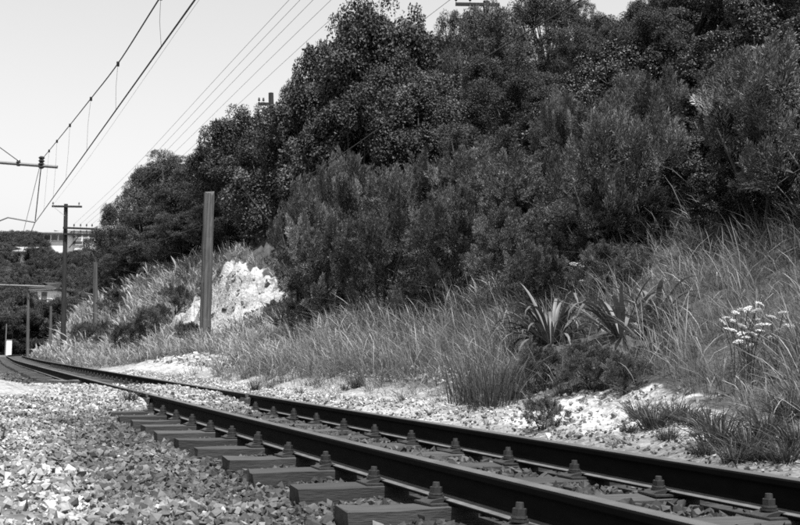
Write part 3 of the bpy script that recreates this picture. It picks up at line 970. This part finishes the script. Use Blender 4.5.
# ------------------------------------------------------------------ posts and poles
def square_post():
    p = at(205, 336, 33.0)
    zb = float(ground_z(p[0], p[1])) - .3
    top = at(204.5, 193, 33.0)[2]
    bm = bmesh.new()
    r = np.random.default_rng(5)
    n = 14; Hh = top - zb; prev = None
    for i in range(n + 1):
        u = i / n
        w = .19 * (1 - .14 * u)
        ring = []
        for k in range(12):
            a = 2 * math.pi * k / 12 + .35
            sq = 1 / max(abs(math.cos(a - .35)), abs(math.sin(a - .35))) ** .55
            ring.append(bm.verts.new((w * .92 * sq * math.cos(a) + .006 * r.normal(), w * .92 * sq * math.sin(a) + .006 * r.normal(), Hh * u + (.035 * r.normal() if i == n else 0))))
        if prev:
            for k in range(12):
                bm.faces.new([prev[k], prev[(k + 1) % 12], ring[(k + 1) % 12], ring[k]])
        prev = ring
    bm.faces.new(prev)
    o = link('timber_post', bm_mesh('timber_post', bm, False), MT['timber'], None, (p[0], p[1], zb))
    tag(o, 'thick cut-off grey timber post standing alone before the white clay cut', 'post')
square_post()

def insulator_mesh():
    v1, f1 = tube([(0, 0, 0), (0, 0, .1)], [.012, .012], 6)
    v2, f2 = tube([(0, 0, .08), (0, 0, .12), (0, 0, .14), (0, 0, .19), (0, 0, .22)], [.05, .055, .035, .045, .02], 10)
    v, f = join([(v1, f1), (v2, f2)])
    m = mesh_np('insulator', v, f, smooth=True); m.materials.append(MT['porcelain'])
    return m
INS = insulator_mesh()
def simple_box(name, m, parent, c, size, rot=(0, 0, 0), bevel=.006):
    bm = bmesh.new(); box_bm(bm, -size[0] / 2, size[0] / 2, -size[1] / 2, size[1] / 2, -size[2] / 2, size[2] / 2, bevel)
    return link(name, bm_mesh(name, bm), m, parent, c, rot)
def pole_thing(name, px, Y, top, rad, label, m='dark_timber', lean=0.0, base_px=None):
    t = at(px, top, Y)
    b = at(base_px or px, 340, Y)
    zb = float(ground_z(b[0], b[1])) - .4
    root = thing(name, label, 'pole', (b[0], b[1], zb))
    H = t[2] - zb
    dx = t[0] - b[0]
    n = 8
    pts = [(dx * i / n, 0, H * i / n) for i in range(n + 1)]
    v, f = tube(pts, np.linspace(rad * 1.15, rad * .8, n + 1), 10)
    link('pole', mesh_np('pole', v, f), MT[m], root)
    return root, H, zb
tp, H, zb = pole_thing('telegraph_pole', 66, 70, 204, .15, 'tall telegraph pole with stacked crossarms in front of the white hill house', base_px=63.5)
base = np.array(tp.location)
def rel(px, py, Y): return at(px, py, Y) - base
c = rel(67, 206.5, 69.85)
simple_box('crossarm', MT['dark_timber'], tp, c, (1.9, .1, .12))
for px in (53, 79):
    q_ = rel(px, 206, 69.85); link('insulator', INS, None, tp, (q_[0], q_[1], c[2] + .06))
v, f = tube([c + np.array([-.85, -.06, -.02]), rel(65, 216, 69.8)], [.015, .015], 5); link('brace', mesh_np('brace', v, f), MT['galv'], tp)
arm_pts = []
for (x0, x1, yy) in ((63, 95, 228.0), (64, 95, 234.2)):
    c = (rel(x0, yy, 69.8) + rel(x1, yy + .8, 69.8)) / 2
    simple_box('crossarm', MT['dark_timber'], tp, c, ((x1 - x0) * 69.8 / FPX, .1, .12), (0, .025, 0))
    for px in (74, 80.5, 86.5, 92):
        q_ = rel(px, yy, 69.8); link('insulator', INS, None, tp, (q_[0], q_[1], q_[2] + .04))
        arm_pts.append(q_ + base + np.array([0, 0, .25]))
v, f = tube([rel(79, 236, 69.7), rel(69, 248, 69.75)], [.03, .03], 6); link('brace', mesh_np('brace', v, f), MT['dark_timber'], tp)
pole_thing('timber_stump_pole', 95.5, 58, 262, .13, 'short bare pole standing in the pale bank grass near the telegraph pole', 'timber')
pole_thing('timber_stump_pole', 51, 78, 306, .11, 'stubby post sunk in grass at the foot of the telegraph pole', 'timber')
# telegraph poles on the hill, tops over the trees
for (px, top, Y, x0, x1, ya, lab) in ((271, 93, 48, 258, 274, 104, 'telegraph pole top with a crossarm poking out above the big-leaved trees'),
                                    (214, 143, 95, 205, 216, 150, 'distant telegraph pole top showing behind the evergreen trees'),
                                    (486, 1, 42, 455, 500, 4.5, 'telegraph pole behind the hilltop trees with one crossarm end showing')):
    t_, H_p, zb_ = pole_thing('hill_telegraph_pole', px, Y, top, .14, lab)
    b_ = np.array(t_.location)
    c = (at(x0, ya, Y - .2) + at(x1, ya, Y - .2)) / 2 - b_
    simple_box('crossarm', MT['dark_timber'], t_, c, ((x1 - x0) * Y / FPX, .1, .12))
    for px2 in (x0 + 1, (x0 * 2 + x1) / 3):
        q_ = at(px2, ya, Y - .2) - b_; link('insulator', INS, None, t_, (q_[0], q_[1], c[2] + .06))

# ------------------------------------------------------------------ overhead line
def wire(name, pts, rad, label, m, cat='wire', group=None, n=6):
    v, f = tube(pts, rad, n)
    return tag(link(name, mesh_np(name, v, f, smooth=True), MT[m]), label, cat, group)
YS = 36.8
con_s = at(34.8, 223, YS); mes_s = at(41.5, 160, YS)
con_n = at(190, 0, 13.3)
con_far = at(2, 303, 100.0); mes_far = at(4, 288, 100.0)
d_ = con_n - con_s; d_[2] = 0
contact = [con_far] + [con_s, con_s + d_ * .5 + np.array([0, 0, -.01]), con_s + d_, con_s + d_ * 1.7]
def smooth_line(P, k=8):
    P = np.array(P); t = np.arange(len(P)); out = []
    for i in range(len(P) - 1):
        p0 = P[max(i - 1, 0)]; p1 = P[i]; p2 = P[i + 1]; p3 = P[min(i + 2, len(P) - 1)]
        for u in np.linspace(0, 1, k, endpoint=False):
            out.append(.5 * ((2 * p1) + (-p0 + p2) * u + (2 * p0 - 5 * p1 + 4 * p2 - p3) * u * u + (-p0 + 3 * p1 - 3 * p2 + p3) * u ** 3))
    out.append(P[-1]); return np.array(out)
wire('contact_wire', contact, .013, 'straight lower contact wire of the overhead line above the track', 'wire')
mes = [mes_s, at(57, 141, 30.5), at(70, 125, 27.3), at(91, 98.5, 23.2), at(118, 63.5, 19.2), at(158.5, 0, 15.3)]
ext = mes[-1] + (mes[-1] - mes[-2]) * 1.6
wire('messenger_wire', smooth_line(mes + [ext]), .012, 'sagging upper messenger wire of the overhead line with droppers hung from it', 'wire')
mm = (mes_s + mes_far) / 2 + np.array([0, 0, -.9])
wire('messenger_wire', smooth_line([mes_s, mm, mes_far]), .010, 'upper overhead wire running on past the insulator towards the curve', 'wire')
def on_contact(Y):
    t = (Y - con_s[1]) / d_[1]; return con_s + d_ * t
mp = smooth_line(mes + [ext], 30)
for Y in (33.4, 30.5, 27.3, 23.2, 19.2, 15.1):
    k = np.argmin(abs(mp[:, 1] - Y)); a = mp[k]; b = on_contact(Y)
    kink = (a + b) / 2 + np.array([rng.normal(0, .02), 0, 0])
    root = tag(link('dropper', mesh_np('dropper', *tube([a, kink, b], .003, 5)), MT['wire']), 'thin dropper hanging between messenger and contact wire', 'wire', 'droppers of the overhead line')
    bm = bmesh.new(); box_bm(bm, -.02, .02, -.03, .03, -.05, .03, .004)
    link('clamp', bm_mesh('clamp', bm), MT['wire'], root, a)
# cantilever mast just outside the frame
mx = at(-42, 300, YS)
mzb = float(ground_z(mx[0], mx[1])) - .3
mast = thing('overhead_mast', 'steel overhead line mast with a cantilever tube and registration arm over the track', 'mast', (mx[0], mx[1], mzb))
mb = np.array([mx[0], mx[1], mzb])
v, f = tube([(0, 0, 0), (0, 0, 8.2)], [.15, .12], 12); link('pole', mesh_np('pole', v, f, smooth=False), MT['galv'], mast)
def mpart(name, pts, rad, m, n=8): return link(name, mesh_np(name, *tube([np.array(p) - mb for p in pts], rad, n)), MT[m], mast)
mpart('cantilever_tube', [mb + np.array([.1, 0, at(0, 161, YS)[2] - mzb + .12]), at(0, 162.5, YS), at(57.5, 167, YS)], .055, 'galv')
mpart('stay', [mb + np.array([.1, 0, 8.0]), at(0, 147.5, YS), at(18.5, 161, YS)], .015, 'wire')
mpart('registration_arm', [mb + np.array([.1, 0, at(0, 223, YS)[2] - mzb]), at(-2, 221.5, YS), at(8, 217.5, YS), at(34.8, 222.3, YS)], .025, 'galv')
for (px, py, hh) in ((41.5, 162.5, .42), (18.5, 162.8, .22)):
    p = at(px, py, YS) - mb
    v, f = tube([p + np.array([0, 0, -hh / 2 + hh * i / 8]) for i in range(9)], [.05, .11, .06, .11, .06, .11, .06, .11, .05] if hh > .3 else [.05, .08, .08, .05, .08, .08, .05, .06, .04], 10)
    link('insulator', mesh_np('insulator', v, f), MT['porcelain'], mast)
mpart('drop_tube', [at(41, 168, YS), at(35.2, 221, YS)], .018, 'wire')
# second support by the curve
t2, H2, zb2 = pole_thing('overhead_pole', 28.5, 95, 286, .13, 'overhead line pole with one long arm standing at the foot of the far bank', 'timber')
b2 = np.array(t2.location)
link('arm', mesh_np('arm', *tube([at(45, 286.5, 94.8) - b2, at(-12, 284.5, 94.8) - b2], .07, 8)), MT['galv'], t2)
link('stay', mesh_np('stay', *tube([at(28.5, 290, 94.7) - b2, at(56, 289, 94.7) - b2], .03, 6)), MT['galv'], t2)

# telegraph wires
tops = [289, 300, 313, 331, 352]
for i, xt in enumerate(tops):
    a = arm_pts[min(i, 3)] if i < 4 else arm_pts[7]
    b = at(xt, 0, 24.0 + i * .3); b2_ = a + (b - a) * 1.55
    m_ = a + (b - a) * .5 + np.array([0, 0, -.25])
    wire('telegraph_wire', smooth_line([a, m_, b, b2_]), .0055, 'thin telegraph wire running up from the stacked crossarms across the sky', 'thin_wire', 'wire', 'telegraph wires', 5)
a = at(53, 205, 69.8); b = at(199, 0, 24.0)
wire('telegraph_wire', smooth_line([a, (a + b) / 2 + np.array([0, 0, -.15]), b, a + (b - a) * 1.5]), .004, 'single thin wire running from the top crossarm beside the contact wire', 'thin_wire', n=5)
a = at(395, 38, 60); b = at(455, -4, 41.8)
wire('telegraph_wire', [a, (a + b) / 2 + np.array([0, 0, -.1]), b], .012, 'thin wire dipping from the hilltop pole behind the tallest tree', 'thin_wire', n=5)
cab = smooth_line([at(95.5, 263, 58), at(200, 226, 37), at(300, 180, 26), at(440, 86, 16), at(590, -6, 11.6), at(760, -120, 9)])
wire('cable', cab, .009, 'dark cable sagging in front of the wooded slope above the grass bank', 'wire', 'cable')

# ------------------------------------------------------------------ small things by the track
tl = [((28, 382), (70, 380), .085, 'dark squared timber lying in the gravel beside the track'),
      ((40, 376), (60, 375), .10, 'short pale timber offcut resting by the dark squared timber'),
      ((63, 378), (79, 376), .09, 'short timber block between the pale offcut and the near rail')]
for (p0, p1, hh, lab) in tl:
    Y = 19.5
    a = at(p0[0], p0[1], Y); b = at(p1[0], p1[1], Y - .2)
    L = np.linalg.norm(b - a); mid = (a + b) / 2
    ang = math.atan2(b[1] - a[1], b[0] - a[0])
    g = float(ground_z(mid[0], mid[1]))
    o = simple_box('timber_baulk', MT['timber'] if 'pale' in lab else MT['dark_timber'], None, (mid[0], mid[1] + (.5 if 'dark' not in lab[:5] else 0), g + hh * .95), (L, .22, hh * 2), (.03, .02, ang), .012)
    tag(o, lab, 'timber')
p = at(9, 349, 108); g = float(ground_z(p[0], p[1]))
cb = thing('trackside_cabinet', 'white trackside cabinet standing where the rails swing round the bank', 'cabinet', (p[0], p[1], g))
simple_box('body', MT['white'], cb, (0, 0, .85), (.5, .45, 1.5), (0, 0, .3), .02)
simple_box('base', MT['galv'], cb, (0, 0, .06), (.6, .55, .14), (0, 0, .3), .01)
simple_box('lid', MT['galv'], cb, (0, 0, 1.63), (.56, .5, .06), (0, 0, .3), .01)
p = at(5.5, 349, 112); g = float(ground_z(p[0], p[1]))
v, f = tube([(0, 0, -.2), (0, 0, 3.2)], [.06, .05], 8)
tag(link('marker_post', mesh_np('marker_post', v, f), MT['galv'], None, (p[0], p[1], g)), 'thin pale marker post beside the white trackside cabinet', 'post')
for (a0, a1, lab) in (((27.5, 486), (37, 473), 'longer dead twig sticking up from the pale gravel'), ((23, 511), (27, 499), 'shorter dead twig standing in the gravel below a longer twig'), ((1, 441), (5, 425), 'dead stalk poking from the gravel far from the other twigs')):
    p = ground_hit(*a0); q_ = at(a1[0], a1[1], p[1] + .03)
    mid = (p + q_) / 2 + np.array([.006, 0, .004])
    v, f = tube([p - np.array([0, 0, .03]), mid, q_], [.008, .006, .003], 5)
    tag(link('twig', mesh_np('twig', v, f), MT['twig']), lab, 'twig')

# ------------------------------------------------------------------ far hill: houses and trees
def house(name, px0, px1, ytop, ybase, Y, depth, label, windows, overhang=.6, roof='roof'):
    a = at(px0, ybase, Y); b = at(px1, ybase, Y); t = at(px0, ytop, Y)
    w = b[0] - a[0]; h = t[2] - a[2]; zb = a[2]
    root = thing(name, label, 'house', ((a[0] + b[0]) / 2, Y + depth / 2, zb))
    simple_box('wall', MT['white'], root, (0, 0, h / 2 - 1.2), (w, depth, h + 2.4), bevel=0)
    rf = bmesh.new(); o = overhang
    vs = [rf.verts.new(p) for p in ((-w / 2 - o, -depth / 2 - o, h), (w / 2 + o, -depth / 2 - o, h), (w / 2 + o, depth / 2 + o, h), (-w / 2 - o, depth / 2 + o, h),
                                    (-w / 2 + depth * .4, 0, h + .9), (w / 2 - depth * .4, 0, h + .9), (-w / 2 - o, -depth / 2 - o, h - .18), (w / 2 + o, -depth / 2 - o, h - .18), (w / 2 + o, depth / 2 + o, h - .18), (-w / 2 - o, depth / 2 + o, h - .18))]
    for f in ((0, 1, 5, 4), (1, 2, 5), (2, 3, 4, 5), (3, 0, 4), (6, 7, 1, 0), (7, 8, 2, 1), (8, 9, 3, 2), (9, 6, 0, 3), (9, 8, 7, 6)):
        rf.faces.new([vs[k] for k in f])
    link('roof', bm_mesh('roof', rf), MT[roof], root)
    for (x0, x1, y0, y1) in windows:
        cx = (x0 + x1) / 2 - .5; ww = (x1 - x0) * w
        wn = simple_box('window', MT['glass'], root, (cx * w, -depth / 2 - .02, (y0 + y1) / 2 * h), (ww, .1, (y1 - y0) * h), bevel=0)
        simple_box('sill', MT['white'], wn, (0, -.06, -(y1 - y0) * h / 2 - .04), (ww + .1, .16, .08), bevel=0)
    return root
W2 = [(.05 + .24 * k, .22 + .24 * k, .62, .85) for k in range(4)]
house('hill_house', 43, 66, 232.5, 248, 188, 9, 'white hilltop house with a wide low grey roof beside the telegraph pole', [(.04, .3, .5, .85), (.36, .62, .5, .85), (.68, .96, .5, .85)])
house('hill_house', 69, 95, 230.5, 249, 192, 9, 'taller white two-storey hilltop house with rows of windows behind the crossarms', W2 + [(.1, .5, .25, .42)], .3)
house('hill_house', 17, 24, 251, 260, 165, 6, 'small pale house half hidden low among the far trees', [(.2, .5, .4, .75)])
house('hill_house', 29, 56, 288, 306, 135, 7, 'white house glimpsed through the trees behind the long overhead arm', [(.1, .3, .4, .8), (.45, .65, .4, .8)], .3, 'dark_timber')
fr2 = np.random.default_rng(91)
n_far = 0
for Y in np.arange(122, 232, 7.5):
    for px in np.arange(-36, 150, 13 * 150 / Y * .62):
        pxj = px + fr2.uniform(-4, 4); Yj = Y + fr2.uniform(-3, 3)
        X = (pxj - 400) / FPX * Yj
        zb = float(hill_z(np.array(X), np.array(Yj)))
        h = fr2.uniform(4.5, 7.5)
        ty = 350 - (zb + h - .47) * FPX / Yj
        bad = 0
        for (x0, x1, y0, y1, Yh) in ((40, 97, 228, 245, 192), (17, 24, 250, 257, 166), (33, 47, 287, 302, 136)):
            if x0 - 6 < pxj < x1 + 6 and ty < y1 and Yj < Yh + 12: bad = 1
        if bad: h = 2.6 if Yj < 150 else 2.2
        if ty < 231 and not bad: h = max(2.5, h - (231 - ty) * Yj / FPX)
        if Yj > 178 and 36 < pxj < 104: continue
        kind = fr2.choice(['fine', 'broad', 'fine'])
        w = fr2.uniform(5.0, 7.5) if not bad else 4.5
        plant(dict(fine='far_evergreen_tree', broad='far_broadleaf_tree')[kind], kind, n_far % 2, X, Yj, zb - .4, h, w,
              dict(fine='dark fine-leaved tree on the far hill below the white houses', broad='dark lumpy broadleaf tree on the far hill below the white houses')[kind], 'tree', 'trees on the far hill: ' + kind)
        n_far += 1
